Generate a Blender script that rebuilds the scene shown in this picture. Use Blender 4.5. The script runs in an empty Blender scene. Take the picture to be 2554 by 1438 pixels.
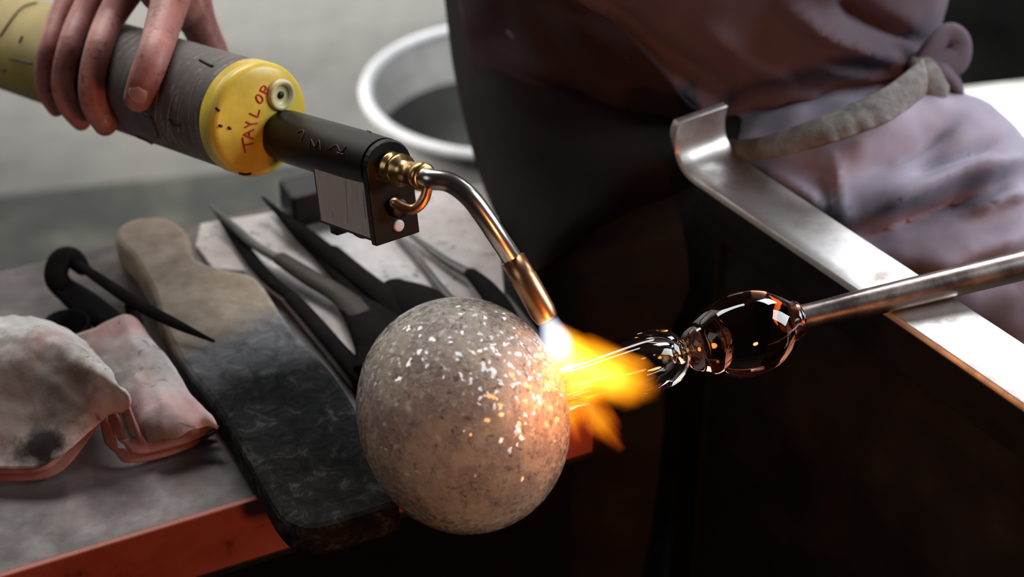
import bpy, bmesh, math, random
from mathutils import Vector, Matrix
from mathutils.bvhtree import BVHTree
from mathutils import noise as mnoise
random.seed(7)
S = bpy.context.scene
COL = S.collection
V = Vector

# ------------------------------------------------------------------ camera
# Z is up, z = 0 is the top of the tool bench, the floor is at FLOOR
W, H = 2554.0, 1438.0
LENS, SENS = 60.0, 36.0
FPX = LENS / SENS * W
PITCH = math.radians(35.0)
CAMZ = 0.70
FLOOR = -0.55
cam = bpy.data.cameras.new('camera'); cam.lens = LENS; cam.sensor_width = SENS
cam.clip_start = 0.02; cam.clip_end = 50
co = bpy.data.objects.new('camera', cam); COL.objects.link(co)
co.location = (0, 0, CAMZ); co.rotation_euler = (math.pi / 2 - PITCH, 0, 0)
S.camera = co
cam.dof.use_dof = True; cam.dof.focus_distance = 1.0; cam.dof.aperture_fstop = 4.5
SP, CP = math.sin(PITCH), math.cos(PITCH)

# ------------------------------------------------------------------ world, lights, exposure
S.view_settings.view_transform = 'Standard'; S.view_settings.look = 'None'
S.view_settings.exposure = 0.0; S.view_settings.gamma = 1.0
S.view_settings.use_curve_mapping = False
S.cycles.max_bounces = 7; S.cycles.transmission_bounces = 7; S.cycles.diffuse_bounces = 3; S.cycles.glossy_bounces = 4
S.cycles.volume_bounces = 0; S.cycles.volume_step_rate = 3.0; S.cycles.caustics_reflective = False; S.cycles.caustics_refractive = False
wd = bpy.data.worlds.new('world'); S.world = wd; wd.use_nodes = True
wd.node_tree.nodes['Background'].inputs[0].default_value = (0.75, 0.78, 0.85, 1)
wd.node_tree.nodes['Background'].inputs[1].default_value = 0.012

def area(name, loc, target, sx, sy, power, col, spread=180):
    l = bpy.data.lights.new(name, 'AREA'); l.shape = 'RECTANGLE'; l.size = sx; l.size_y = sy
    l.energy = power; l.color = col; l.spread = math.radians(spread)
    o = bpy.data.objects.new(name, l); COL.objects.link(o); o.location = loc
    o.rotation_euler = (V(target) - V(loc)).to_track_quat('-Z', 'Y').to_euler()
    return o
area('skylight_over_the_back_wall', (-0.35, 1.85, 1.5), (-0.30, 1.35, 0.0), 1.0, 0.5, 22, (1.0, 0.985, 0.96))
area('wall_fill_left', (-1.35, 1.62, 0.75), (0.0, 2.15, 0.25), 0.5, 0.9, 24, (1.0, 0.96, 0.90), 85)  # added fill that brightens the back wall; no window is built there
area('front_fill_left', (-1.5, -0.1, 1.25), (-0.2, 0.95, 0.0), 0.9, 0.9, 2.9, (1.0, 0.97, 0.93))  # unseen soft fill added for surfaces facing front left
area('rail_sheen_light', (0.80, 2.22, 1.12), (0.25, 0.9, 0.05), 0.9, 0.7, 30, (0.93, 0.96, 1.0))  # unseen light added for the sheen on rail and pipe; no window modelled
area('daylight_from_the_side_door', (1.7, 1.15, 0.95), (0.25, 0.95, 0.0), 0.8, 1.0, 32, (0.90, 0.96, 1.0))
fg = area('furnace_glow', (0.62, -0.16, 0.30), (-0.08, 0.95, 0.12), 0.17, 0.17, 3.6, (1.0, 0.36, 0.13)); fg.data.shape = 'DISK'
sl = bpy.data.lights.new('sun_through_the_roof', 'SPOT'); sl.energy = 15000; sl.spot_size = math.radians(19)
sl.spot_blend = 0.15; sl.shadow_soft_size = 0.05; sl.color = (1.0, 0.98, 0.95)
so = bpy.data.objects.new('sun_through_the_roof', sl); COL.objects.link(so); so.location = (1.6, 1.9, 2.5)
so.rotation_euler = (V((0.95, 2.08, FLOOR)) - so.location).to_track_quat('-Z', 'Y').to_euler()

# ------------------------------------------------------------------ geometry helpers
def P(u, v, d):
    """point at depth d (m along the optical axis) seen at photo position (u, v)"""
    x = (u - W / 2) / FPX * d; y = -(v - H / 2) / FPX * d
    return V((x, d * CP + y * SP, CAMZ - d * SP + y * CP))
def PZ(u, v, z=0.0):
    r = P(u, v, 1.0) - V((0, 0, CAMZ))
    return V((0, 0, CAMZ)) + r * ((z - CAMZ) / r.z)
def ray(u, v):
    return (P(u, v, 1.0) - V((0, 0, CAMZ))).normalized()
CAM = V((0, 0, CAMZ))

def link(o, parent=None):
    COL.objects.link(o)
    if parent is not None: o.parent = parent
    return o
def thing(name, loc, label, cat, group=None):
    o = bpy.data.objects.new(name, None); o.empty_display_size = 0.02
    COL.objects.link(o); o.location = loc
    o['label'] = label; o['category'] = cat
    if group: o['group'] = group
    return o
def tag(o, label, cat, group=None):
    o['label'] = label; o['category'] = cat
    if group: o['group'] = group
    return o
def setting(o, label=None, cat=None):
    o['kind'] = 'structure'
    if label: o['label'] = label
    if cat: o['category'] = cat
    return o
def wloc(parent):
    l = V((0, 0, 0))
    while parent is not None:
        l = l + parent.location; parent = parent.parent
    return l
def mesh(name, verts, faces, mat, parent=None, smooth=True, origin=None, label=None):
    """verts in world coordinates; the origin is the parent's or `origin`"""
    me = bpy.data.meshes.new(name)
    base = wloc(parent) if parent is not None else V((0, 0, 0))
    org = origin if origin is not None else (base if parent is not None else V((0, 0, 0)))
    if parent is None and origin is None:
        mn = V([min(v[i] for v in verts) for i in range(3)]); mx = V([max(v[i] for v in verts) for i in range(3)])
        org = V(((mn.x + mx.x) / 2, (mn.y + mx.y) / 2, mn.z))
    me.from_pydata([tuple(V(v) - org) for v in verts], [], faces)
    bm = bmesh.new(); bm.from_mesh(me)
    bmesh.ops.recalc_face_normals(bm, faces=bm.faces); bm.to_mesh(me); bm.free()
    if smooth:
        for p in me.polygons: p.use_smooth = True
    o = bpy.data.objects.new(name, me); me.materials.append(mat)
    link(o, parent); o.location = org - base
    if label: o['label'] = label
    return o
def bevel(o, w, seg=2, ang=40):
    m = o.modifiers.new('bevel', 'BEVEL'); m.width = w; m.segments = seg; m.limit_method = 'ANGLE'
    m.angle_limit = math.radians(ang); m.harden_normals = False
    return o
def catmull(pts, n):
    """resample (vectors of any dim, as tuples) by Catmull-Rom, n steps per span"""
    out = []
    m = len(pts)
    for i in range(m - 1):
        p0 = pts[max(i - 1, 0)]; p1 = pts[i]; p2 = pts[i + 1]; p3 = pts[min(i + 2, m - 1)]
        for k in range(n):
            t = k / n
            out.append(tuple(0.5 * (2 * b + (c - a) * t + (2 * a - 5 * b + 4 * c - d) * t * t + (3 * b - a - 3 * c + d) * t ** 3)
                             for a, b, c, d in zip(p0, p1, p2, p3)))
    out.append(tuple(pts[-1]))
    return out
def frame(t, up=None):
    t = t.normalized()
    up = up or V((0, 0, 1))
    if abs(t.dot(up)) > 0.97: up = V((1, 0, 0))
    a = up.cross(t).normalized(); b = t.cross(a).normalized()
    return a, b
def tube_geo(pts, rad, seg=12, sub=5, round_ends=True, flat=(1, 1), up=None):
    """tapered tube through pts; flat scales the two cross-section axes"""
    data = [tuple(p) + (r,) for p, r in zip(pts, rad)]
    if sub > 1: data = catmull(data, sub)
    Q = [V(d[:3]) for d in data]; R = [max(d[3], 1e-5) for d in data]
    if round_ends:
        def cap(p, q, r):
            dr = (p - q).normalized(); ps, rs = [], []
            for k in range(1, 5):
                a = k / 5 * math.pi / 2
                ps.append(p + dr * r * math.sin(a)); rs.append(r * math.cos(a))
            return ps, rs
        ps, rs = cap(Q[0], Q[1], R[0]); pe, re = cap(Q[-1], Q[-2], R[-1])
        Q = ps[::-1] + Q + pe; R = rs[::-1] + R + re
    verts, faces = [], []
    a, b = frame(Q[1] - Q[0], up)
    for i, p in enumerate(Q):
        t = (Q[min(i + 1, len(Q) - 1)] - Q[max(i - 1, 0)]).normalized()
        a = (a - t * a.dot(t)).normalized(); b = t.cross(a)
        for k in range(seg):
            an = 2 * math.pi * k / seg
            verts.append(p + a * (math.cos(an) * R[i] * flat[0]) + b * (math.sin(an) * R[i] * flat[1]))
    n = len(Q)
    for i in range(n - 1):
        for k in range(seg):
            k2 = (k + 1) % seg
            faces.append((i * seg + k, i * seg + k2, (i + 1) * seg + k2, (i + 1) * seg + k))
    faces.append(tuple(range(seg))[::-1]); faces.append(tuple((n - 1) * seg + k for k in range(seg)))
    return verts, faces
def tube(name, pts, rad, mat, parent=None, label=None, **k):
    if not isinstance(rad, (list, tuple)): rad = [rad] * len(pts)
    v, f = tube_geo(pts, rad, **k)
    return mesh(name, v, f, mat, parent, label=label)
def lathe_geo(p0, axis, prof, seg=48, closed=False):
    """prof: list of (t, r) along axis from p0"""
    axis = axis.normalized(); a, b = frame(axis)
    verts, faces = [], []
    n = len(prof)
    for t, r in prof:
        for k in range(seg):
            an = 2 * math.pi * k / seg
            verts.append(p0 + axis * t + a * (math.cos(an) * max(r, 1e-6)) + b * (math.sin(an) * max(r, 1e-6)))
    for i in range(n - 1 if not closed else n):
        j = (i + 1) % n
        for k in range(seg):
            k2 = (k + 1) % seg
            faces.append((i * seg + k, i * seg + k2, j * seg + k2, j * seg + k))
    if not closed:
        faces.append(tuple(range(seg))[::-1]); faces.append(tuple((n - 1) * seg + k for k in range(seg)))
    return verts, faces
def lathe(name, p0, axis, prof, mat, parent=None, seg=48, sub=1, closed=False, **k):
    if sub > 1: prof = catmull(prof, sub)
    v, f = lathe_geo(p0, axis, prof, seg, closed)
    return mesh(name, v, f, mat, parent, **k)
def box_geo(c, ex, ey, ez):
    """box from centre and three half-extent vectors"""
    vs = [c + ex * i + ey * j + ez * k for i in (-1, 1) for j in (-1, 1) for k in (-1, 1)]
    fs = [(0, 1, 3, 2), (4, 6, 7, 5), (0, 4, 5, 1), (2, 3, 7, 6), (0, 2, 6, 4), (1, 5, 7, 3)]
    return vs, fs
def box(name, c, ex, ey, ez, mat, parent=None, bev=0.001, **k):
    v, f = box_geo(V(c), V(ex), V(ey), V(ez))
    o = mesh(name, v, f, mat, parent, smooth=False, **k)
    if bev: bevel(o, bev)
    return o
def prism(name, outline, down, mat, parent=None, bev=0.002, smooth_outline=0, **k):
    """closed outline (world points) extruded by the vector `down`"""
    pts = [tuple(p) for p in outline]
    if smooth_outline:
        m = len(pts); ext = pts[-2:] + pts + pts[:3]
        full = catmull(ext, smooth_outline)
        pts = full[2 * smooth_outline:(2 + m) * smooth_outline]
    n = len(pts)
    vs = [V(p) for p in pts] + [V(p) + V(down) for p in pts]
    fs = [tuple(range(n)), tuple(range(n, 2 * n))[::-1]] + [(i, (i + 1) % n, n + (i + 1) % n, n + i) for i in range(n)]
    o = mesh(name, vs, fs, mat, parent, smooth=False, **k)
    if bev: bevel(o, bev, 2, 50)
    return o
def sheet(name, grid, mat, parent=None, nu=6, nv=6, thick=0.002, fn=None, solid_offset=-1, subd=0, **k):
    """smooth cloth through a grid of world points, given thickness"""
    rows = [catmull([tuple(p) for p in r], nu) for r in grid]
    cols = list(zip(*rows)); cols = [catmull(list(c), nv) for c in cols]
    nr, nc = len(cols[0]), len(cols)
    vs = []
    for i in range(nr):
        for j in range(nc):
            p = V(cols[j][i])
            if fn: p = fn(p, i / (nr - 1), j / (nc - 1))
            vs.append(p)
    fs = [(i * nc + j, i * nc + j + 1, (i + 1) * nc + j + 1, (i + 1) * nc + j) for i in range(nr - 1) for j in range(nc - 1)]
    o = mesh(name, vs, fs, mat, parent, **k)
    m = o.modifiers.new('thickness', 'SOLIDIFY'); m.thickness = thick; m.offset = 0
    return o
def union(name, geos, mat, parent, voxel, smooth=8, fn=None, label=None):
    """voxel-merge several closed pieces into one continuous surface"""
    me = bpy.data.meshes.new('tmp'); vs, fs = [], []
    for v, f in geos:
        b = len(vs); vs += [tuple(p) for p in v]; fs += [tuple(b + i for i in q) for q in f]
    me.from_pydata(vs, [], fs)
    bm = bmesh.new(); bm.from_mesh(me); bmesh.ops.recalc_face_normals(bm, faces=bm.faces); bm.to_mesh(me); bm.free()
    t = bpy.data.objects.new('tmp', me); COL.objects.link(t)
    m = t.modifiers.new('r', 'REMESH'); m.mode = 'VOXEL'; m.voxel_size = voxel
    if smooth:
        m = t.modifiers.new('s', 'SMOOTH'); m.iterations = smooth; m.factor = 0.5
    dg = bpy.context.evaluated_depsgraph_get(); ev = t.evaluated_get(dg); r = ev.to_mesh()
    v2 = [v.co.copy() for v in r.vertices]; n2 = [v.normal.copy() for v in r.vertices]
    f2 = [tuple(p.vertices) for p in r.polygons]
    ev.to_mesh_clear(); bpy.data.objects.remove(t); bpy.data.meshes.remove(me)
    if fn: v2 = [fn(p, n) for p, n in zip(v2, n2)]
    return mesh(name, v2, f2, mat, parent, label=label)
def bvh(o):
    me = o.data; b = wloc(o.parent) + o.location
    return BVHTree.FromPolygons([v.co + b for v in me.vertices], [tuple(p.vertices) for p in me.polygons])
def cast(tree, u, v, off=0.0):
    p, n, i, d = tree.ray_cast(CAM, ray(u, v))
    if p is None: return None, None
    if n.dot(ray(u, v)) > 0: n = -n
    return p + n * off, n
def drips(name, tree, lines, r, mat, parent):
    for l in lines: strokes(name, tree, [l], r, mat, parent)
def strokes(name, tree, lines, r, mat, parent, sub=4, label=None):
    """pen strokes (photo positions) laid on a surface as raised ink, one mesh"""
    vs, fs = [], []
    for ln in lines:
        q = catmull(ln, sub) if len(ln) > 2 else ln
        pts = [cast(tree, a, b, r * 0.25)[0] for a, b in q]
        pts = [p for p in pts if p is not None]
        if len(pts) < 2: continue
        v, f = tube_geo(pts, [r] * len(pts), seg=6, sub=1)
        k = len(vs); vs += v; fs += [tuple(k + i for i in q2) for q2 in f]
    return mesh(name, vs, fs, mat, parent, label=label)

# ------------------------------------------------------------------ material helpers
def new_mat(name):
    m = bpy.data.materials.new(name); m.use_nodes = True
    nt = m.node_tree; return m, nt, nt.nodes['Principled BSDF']
def c4(c): return (c[0], c[1], c[2], 1)
def s2l(*c):
    """8-bit display colour to linear"""
    return tuple(((x / 255) / 12.92 if x / 255 <= 0.04045 else ((x / 255 + 0.055) / 1.055) ** 2.4) for x in c)
def noise(nt, scale, detail=6, rough=0.6, vec=None, stretch=None, distort=0.0):
    tc = nt.nodes.new('ShaderNodeTexCoord'); n = nt.nodes.new('ShaderNodeTexNoise')
    n.inputs['Scale'].default_value = scale; n.inputs['Detail'].default_value = detail
    n.inputs['Roughness'].default_value = rough; n.inputs['Distortion'].default_value = distort
    if stretch:
        mp = nt.nodes.new('ShaderNodeMapping'); mp.inputs['Scale'].default_value = stretch
        nt.links.new(tc.outputs['Object'], mp.inputs[0]); nt.links.new(mp.outputs[0], n.inputs['Vector'])
    else: nt.links.new(tc.outputs['Object'], n.inputs['Vector'])
    return n.outputs['Fac']
def ramp(nt, fac, stops, interp='LINEAR'):
    r = nt.nodes.new('ShaderNodeValToRGB'); r.color_ramp.interpolation = interp
    e = r.color_ramp.elements
    while len(e) < len(stops): e.new(0.5)
    for k, (p, c) in enumerate(stops):
        e[k].position = p; e[k].color = c4(c) if not isinstance(c, (int, float)) else (c, c, c, 1)
    nt.links.new(fac, r.inputs[0]); return r.outputs[0]
def mixc(nt, fac, a, b, mode='MIX'):
    m = nt.nodes.new('ShaderNodeMix'); m.data_type = 'RGBA'; m.blend_type = mode
    for inp, val in ((m.inputs[0], fac), (m.inputs[6], a), (m.inputs[7], b)):
        if hasattr(val, 'links'): nt.links.new(val, inp)
        elif isinstance(val, (int, float)): inp.default_value = val
        else: inp.default_value = c4(val)
    return m.outputs[2]
def mth(nt, op, a, b=None, clamp=False):
    m = nt.nodes.new('ShaderNodeMath'); m.operation = op; m.use_clamp = clamp
    for i, val in enumerate((a, b)):
        if val is None: continue
        if hasattr(val, 'links'): nt.links.new(val, m.inputs[i])
        else: m.inputs[i].default_value = val
    return m.outputs[0]
def bump(nt, b, h, strength=0.3, dist=0.002):
    n = nt.nodes.new('ShaderNodeBump'); n.inputs['Strength'].default_value = strength; n.inputs['Distance'].default_value = dist
    nt.links.new(h, n.inputs['Height']); nt.links.new(n.outputs[0], b.inputs['Normal']); return n
def mat(name, stops, scale=40, rough=0.6, metal=0.0, bmp=0.0, bscale=None, bdist=0.001, rvar=None, detail=6, stretch=None, spec=0.5, distort=0.0):
    m, nt, b = new_mat(name)
    f = noise(nt, scale, detail, 0.6, stretch=stretch, distort=distort)
    if len(stops) == 1: b.inputs['Base Color'].default_value = c4(stops[0][1])
    else: nt.links.new(ramp(nt, f, stops), b.inputs['Base Color'])
    b.inputs['Roughness'].default_value = rough; b.inputs['Metallic'].default_value = metal
    b.inputs['Specular IOR Level'].default_value = spec
    if rvar: nt.links.new(ramp(nt, noise(nt, scale * 1.7, 5), [(0.35, rvar[0]), (0.65, rvar[1])]), b.inputs['Roughness'])
    if bmp: bump(nt, b, noise(nt, bscale or scale * 3, 6), bmp, bdist)
    return m
def along(nt, origin, direction):
    """coordinate (m) along a direction, measured in the object's own space"""
    tc = nt.nodes.new('ShaderNodeTexCoord'); s = nt.nodes.new('ShaderNodeVectorMath'); s.operation = 'SUBTRACT'
    nt.links.new(tc.outputs['Object'], s.inputs[0]); s.inputs[1].default_value = origin
    d = nt.nodes.new('ShaderNodeVectorMath'); d.operation = 'DOT_PRODUCT'
    nt.links.new(s.outputs[0], d.inputs[0]); d.inputs[1].default_value = V(direction).normalized()
    return d.outputs['Value']

M = {}
M['plaster'] = mat('grey_plaster', [(0.3, (0.38, 0.37, 0.345)), (0.5, (0.56, 0.55, 0.52)), (0.7, (0.62, 0.61, 0.575))], 4.5, 0.9, bmp=0.3, bscale=30, bdist=0.004)
M['floor'] = mat('dark_concrete', [(0.3, (0.018, 0.019, 0.017)), (0.5, (0.038, 0.040, 0.035)), (0.7, (0.085, 0.085, 0.072))], 9, 0.85, bmp=0.4, bscale=40, bdist=0.004)
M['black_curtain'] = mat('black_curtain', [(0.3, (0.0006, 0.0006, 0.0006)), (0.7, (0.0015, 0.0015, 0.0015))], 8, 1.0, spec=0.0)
M['bench_top'] = mat('worn_steel_top', [(0.3, (0.05, 0.038, 0.039)), (0.5, (0.105, 0.082, 0.083)), (0.72, (0.21, 0.17, 0.165))], 26, 0.5, bmp=0.25, bscale=120, bdist=0.0008, rvar=(0.4, 0.65))
M['red_paint'] = mat('chipped_red_paint', [(0.28, (0.08, 0.018, 0.012)), (0.42, (0.33, 0.070, 0.045)), (0.8, (0.42, 0.10, 0.065))], 45, 0.5, bmp=0.2, detail=8)
M['black_steel'] = mat('black_steel', [(0.3, (0.006, 0.006, 0.006)), (0.7, (0.016, 0.015, 0.015))], 60, 0.5, metal=0.4, bmp=0.1)
M['dark_panel'] = mat('sooty_panel', [(0.3, (0.006, 0.005, 0.004)), (0.55, (0.016, 0.014, 0.011)), (0.75, (0.03, 0.027, 0.022))], 22, 0.75, bmp=0.3, bscale=80, spec=0.2)
M['cabinet'] = mat('dark_cabinet', [(0.3, (0.003, 0.003, 0.003)), (0.7, (0.007, 0.007, 0.007))], 20, 0.8, spec=0.1)

# ------------------------------------------------------------------ the room
YAW_W = math.radians(12)
we = V((math.cos(YAW_W), math.sin(YAW_W), 0)); wn = V((-math.sin(YAW_W), math.cos(YAW_W), 0))
w0 = PZ(300, 455, FLOOR)
fl = mesh('floor', [(-4, -0.6, FLOOR), (4, -0.6, FLOOR), (4, 4, FLOOR), (-4, 4, FLOOR)], [(0, 1, 2, 3)], M['floor'], smooth=False)
setting(fl, 'dark stained concrete floor behind the bench', 'floor')
a = w0 - we * 2.5; b = w0 + we * 1.0
c = (a + b) / 2
wl = box('wall_back', V((c.x, c.y, FLOOR + 1.4)) + wn * 0.05, we * 1.75, wn * 0.05, V((0, 0, 1.4)), M['plaster'], bev=0)
setting(wl, 'pale grey stained plaster wall behind the bench', 'wall')
a = b; b = a + we * 3; c = (a + b) / 2
wr = box('wall_right', V((c.x, c.y, FLOOR + 1.4)) + wn * 0.06, we * 1.5, wn * 0.05, V((0, 0, 1.4)), M['black_curtain'], bev=0)  # evenly black wall
setting(wr, 'black wall at the upper right', 'wall')

# ------------------------------------------------------------------ tool bench on the left
YT = math.radians(25.5)
te = V((math.cos(YT), math.sin(YT), 0)); tn = V((-math.sin(YT), math.cos(YT), 0)); UZ = V((0, 0, 1))
S0, S1, T0, T1 = -0.55, 0.425, 0.770, 1.082
def TB(s, t, z=0.0): return te * s + tn * t + UZ * z
sc_, tc_ = (S0 + S1) / 2, (T0 + T1) / 2
bench = thing('tool_bench', TB(sc_, tc_, FLOOR), 'low steel tool bench with red painted front edge, on the left', 'bench')
box('bench_top', TB(sc_, tc_, -0.004), te * ((S1 - S0) / 2), tn * ((T1 - T0) / 2), UZ * 0.004, M['bench_top'], bench, bev=0.001)
# red angle iron along the front: a face and a thin lip standing just proud of the top
box('front_rail', TB(sc_, T0 - 0.0025, -0.0215), te * ((S1 - S0) / 2), tn * 0.0025, UZ * 0.0235, M['red_paint'], bench, bev=0.001, label='red painted front edge')
box('rail_foot', TB(sc_, T0 + 0.008, -0.0475), te * ((S1 - S0) / 2), tn * 0.013, UZ * 0.0025, M['black_steel'], bench, bev=0.0005)
box('cabinet_front', TB(sc_, T0 + 0.03, FLOOR / 2 - 0.02), te * ((S1 - S0) / 2), tn * 0.006, UZ * (-FLOOR / 2 - 0.03), M['cabinet'], bench, bev=0.001)
box('cabinet_side', TB(S1 - 0.008, tc_ + 0.02, FLOOR / 2 - 0.01), te * 0.007, tn * 0.13, UZ * (-FLOOR / 2 - 0.01), M['cabinet'], bench, bev=0.001)
box('back_rail', TB(sc_, T1 - 0.004, -0.026), te * ((S1 - S0) / 2), tn * 0.004, UZ * 0.018, M['black_steel'], bench, bev=0.001)
box('leg', TB(S0 + 0.03, T1 - 0.03, (FLOOR - 0.008) / 2), te * 0.015, tn * 0.015, UZ * (-FLOOR / 2 - 0.004), M['black_steel'], bench)
box('leg', TB(S1 - 0.05, T1 - 0.03, (FLOOR - 0.008) / 2), te * 0.015, tn * 0.015, UZ * (-FLOOR / 2 - 0.004), M['black_steel'], bench)

# pale speckled board lying under the tools
m, nt, b_ = new_mat('speckled_board')
f1 = noise(nt, 26, 8, 0.65); f2 = noise(nt, 100, 4, 0.7); f3 = noise(nt, 9, 3)
base = ramp(nt, f1, [(0.30, (0.24, 0.235, 0.24)), (0.46, (0.58, 0.56, 0.565)), (0.7, (0.82, 0.81, 0.83))])
base = mixc(nt, ramp(nt, f3, [(0.42, 0.0), (0.62, 0.5)]), base, (0.62, 0.51, 0.49))
base = mixc(nt, ramp(nt, f2, [(0.30, 1.0), (0.40, 0.0)]), base, (0.06, 0.06, 0.065))
base = mixc(nt, ramp(nt, f2, [(0.66, 0.0), (0.72, 1.0)]), base, (0.85, 0.85, 0.88))
nt.links.new(base, b_.inputs['Base Color']); b_.inputs['Roughness'].default_value = 0.42
bump(nt, b_, f2, 0.2, 0.0006); M['board'] = m
outl = [PZ(x, y, 0.004) for x, y in ((500, 556), (850, 500), (1236, 452), (1243, 540), (1256, 700), (1270, 900), (1120, 1040), (940, 1030), (860, 940), (700, 740), (610, 676), (530, 668), (488, 610))]
sb = prism('speckled_board', outl, (0, 0, -0.0035), M['board'], bev=0.001)
tag(sb, 'pale grey speckled board lying under the steel hand tools', 'board')

# ------------------------------------------------------------------ bucket on the floor behind
M['bucket'] = mat('grey_plastic', [(0.35, (0.09, 0.088, 0.083)), (0.65, (0.17, 0.167, 0.158))], 14, 0.6, bmp=0.1)
M['bucket_rim'] = mat('pale_plastic', [(0.35, (0.36, 0.36, 0.375)), (0.65, (0.48, 0.48, 0.50))], 14, 0.4)
M['black_water'] = mat('black_water', [(0.4, (0.004, 0.005, 0.004)), (0.6, (0.010, 0.011, 0.009))], 12, 0.35)
bc = P(1250, 218, 1.85); hb = bc.z - FLOOR
bk = thing('bucket', (bc.x, bc.y, FLOOR), 'grey bucket with a pale rim on the floor behind the bench', 'bucket')
base = V((bc.x, bc.y, FLOOR))
lathe('bucket_body', base, UZ, [(0.0, 0.0), (0.0, 0.118), (0.02, 0.12), (hb, 0.146), (hb, 0.141), (0.02, 0.115), (0.012, 0.0)], M['bucket'], bk, seg=64)
lathe('rim', base, UZ, [(hb + 0.0070 * math.sin(k / 12 * 2 * math.pi), 0.147 + 0.0070 * math.cos(k / 12 * 2 * math.pi)) for k in range(12)], M['bucket_rim'], bk, seg=72, closed=True, label='pale grey rolled rim')
lathe('dark_water', base, UZ, [(hb - 0.060, 0.0), (hb - 0.060, 0.1375), (hb - 0.067, 0.137), (hb - 0.067, 0.0)], M['black_water'], bk, seg=64, label='black water')

# ------------------------------------------------------------------ gaffer's bench on the right: rail, post, side panel, seat
m, nt, b_ = new_mat('worn_rail_steel')
f1 = noise(nt, 30, 7, 0.65); f2 = noise(nt, 160, 3)
nt.links.new(ramp(nt, f1, [(0.3, (0.30, 0.26, 0.24)), (0.5, (0.55, 0.53, 0.52)), (0.7, (0.74, 0.73, 0.74))]), b_.inputs['Base Color'])
b_.inputs['Metallic'].default_value = 0.85
nt.links.new(ramp(nt, f1, [(0.35, 0.48), (0.65, 0.32)]), b_.inputs['Roughness']); bump(nt, b_, f2, 0.15, 0.0005)
M['rail'] = m
RZ = 0.095
ra = (PZ(1683, 410, RZ) + PZ(1835, 388, RZ)) / 2; rb = (PZ(2554, 860, RZ) + PZ(2554, 1008, RZ)) / 2
re_ = (rb - ra).normalized(); rn = V((-re_.y, re_.x, 0))    # rn points to the seat side
if rn.y < 0: rn = -rn
RW = 0.022
gb = thing('gaffer_bench', (ra.x, ra.y, FLOOR), 'glassblower\'s bench with a steel rail, dark side panel, at the right', 'bench')
prof = catmull([(-0.006, 0.033), (-0.0075, 0.020), (-0.004, 0.008), (0.008, 0.0008), (0.03, 0.0), (0.06, 0.0)], 5) + [(0.60, 0.0)]
vs, fs = [], []
wid = [-1, -0.92, -0.5, 0, 0.5, 1.0]
for i, (s, z) in enumerate(prof):
    for w in wid:
        lift = -0.004 if w == -1 else 0.0
        vs.append(ra + re_ * s + rn * (w * RW) + UZ * (z + lift))
nw = len(wid)
fs = [(i * nw + j, i * nw + j + 1, (i + 1) * nw + j + 1, (i + 1) * nw + j) for i in range(len(prof) - 1) for j in range(nw - 1)]
r_ = mesh('rail', vs, fs, M['rail'], gb, label='bare steel rail with an upturned end stop')
md = r_.modifiers.new('thickness', 'SOLIDIFY'); md.thickness = 0.005; md.offset = -1 
bevel(r_, 0.0012, 2, 35)
box('rail_flange', ra + re_ * 0.31 - rn * (RW - 0.004) + UZ * (-0.021), re_ * 0.29, rn * 0.0025, UZ * 0.016, M['black_steel'], gb)
box('side_panel', ra + re_ * 0.325 - rn * (RW - 0.012) + UZ * ((FLOOR - RZ - 0.01) / 2), re_ * 0.285, rn * 0.004, UZ * ((RZ - FLOOR - 0.012) / 2), M['dark_panel'], gb, label='sooty dark side panel')
box('post', ra + re_ * 0.028 - rn * 0.006 + UZ * ((FLOOR - RZ - 0.008) / 2), re_ * 0.013, rn * 0.013, UZ * ((RZ - FLOOR - 0.010) / 2), M['black_steel'], gb)
M['bench_wood'] = mat('dark_wood', [(0.3, (0.03, 0.02, 0.014)), (0.7, (0.08, 0.055, 0.04))], 30, 0.7, stretch=(1, 6, 6))
seat_c = ra + re_ * 0.20 + rn * 0.27
box('seat', V((seat_c.x, seat_c.y, -0.10)), re_ * 0.17, rn * 0.21, UZ * 0.018, M['bench_wood'], gb, bev=0.004)
for sx, sy in ((-0.15, 0.19), (0.15, 0.19), (0.15, -0.15)):
    q = seat_c + re_ * sx + rn * sy
    box('leg', V((q.x, q.y, (FLOOR - 0.118) / 2)), re_ * 0.014, rn * 0.014, UZ * ((-FLOOR - 0.118) / 2), M['black_steel'], gb)

# ------------------------------------------------------------------ person sitting behind the rail
M['jeans'] = mat('faded_purple_blue_cloth', [(0.3, (0.27, 0.225, 0.29)), (0.55, (0.36, 0.31, 0.39)), (0.75, (0.44, 0.40, 0.48))], 16, 0.85, bmp=0.25, bscale=500, bdist=0.0006)
M['shirt'] = mat('mauve_grey_cotton', [(0.3, (0.088, 0.062, 0.085)), (0.7, (0.138, 0.102, 0.130))], 10, 0.9, bmp=0.2, bscale=420, bdist=0.0006)
M['apron'] = mat('dark_brown_leather', [(0.3, (0.008, 0.006, 0.006)), (0.7, (0.016, 0.012, 0.011))], 14, 0.9, bmp=0.25, bscale=180, bdist=0.0008, spec=0.15)
M['shirt_shade'] = mat('shirt_shade_maroon', [(0.3, (0.022, 0.013, 0.014)), (0.7, (0.04, 0.024, 0.026))], 12, 0.9, bmp=0.2, bscale=300, spec=0.15)  # shade of the shirt's left side, put into a darker colour
M['ribbing'] = mat('grey_knit', [(0.35, (0.13, 0.12, 0.115)), (0.65, (0.24, 0.225, 0.21))], 90, 0.95, bmp=0.6, bscale=260, bdist=0.0015)
M['trouser'] = mat('charcoal_cloth', [(0.3, (0.018, 0.019, 0.021)), (0.7, (0.036, 0.037, 0.040))], 12, 0.95, bmp=0.2, bscale=300, spec=0.1)

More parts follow.
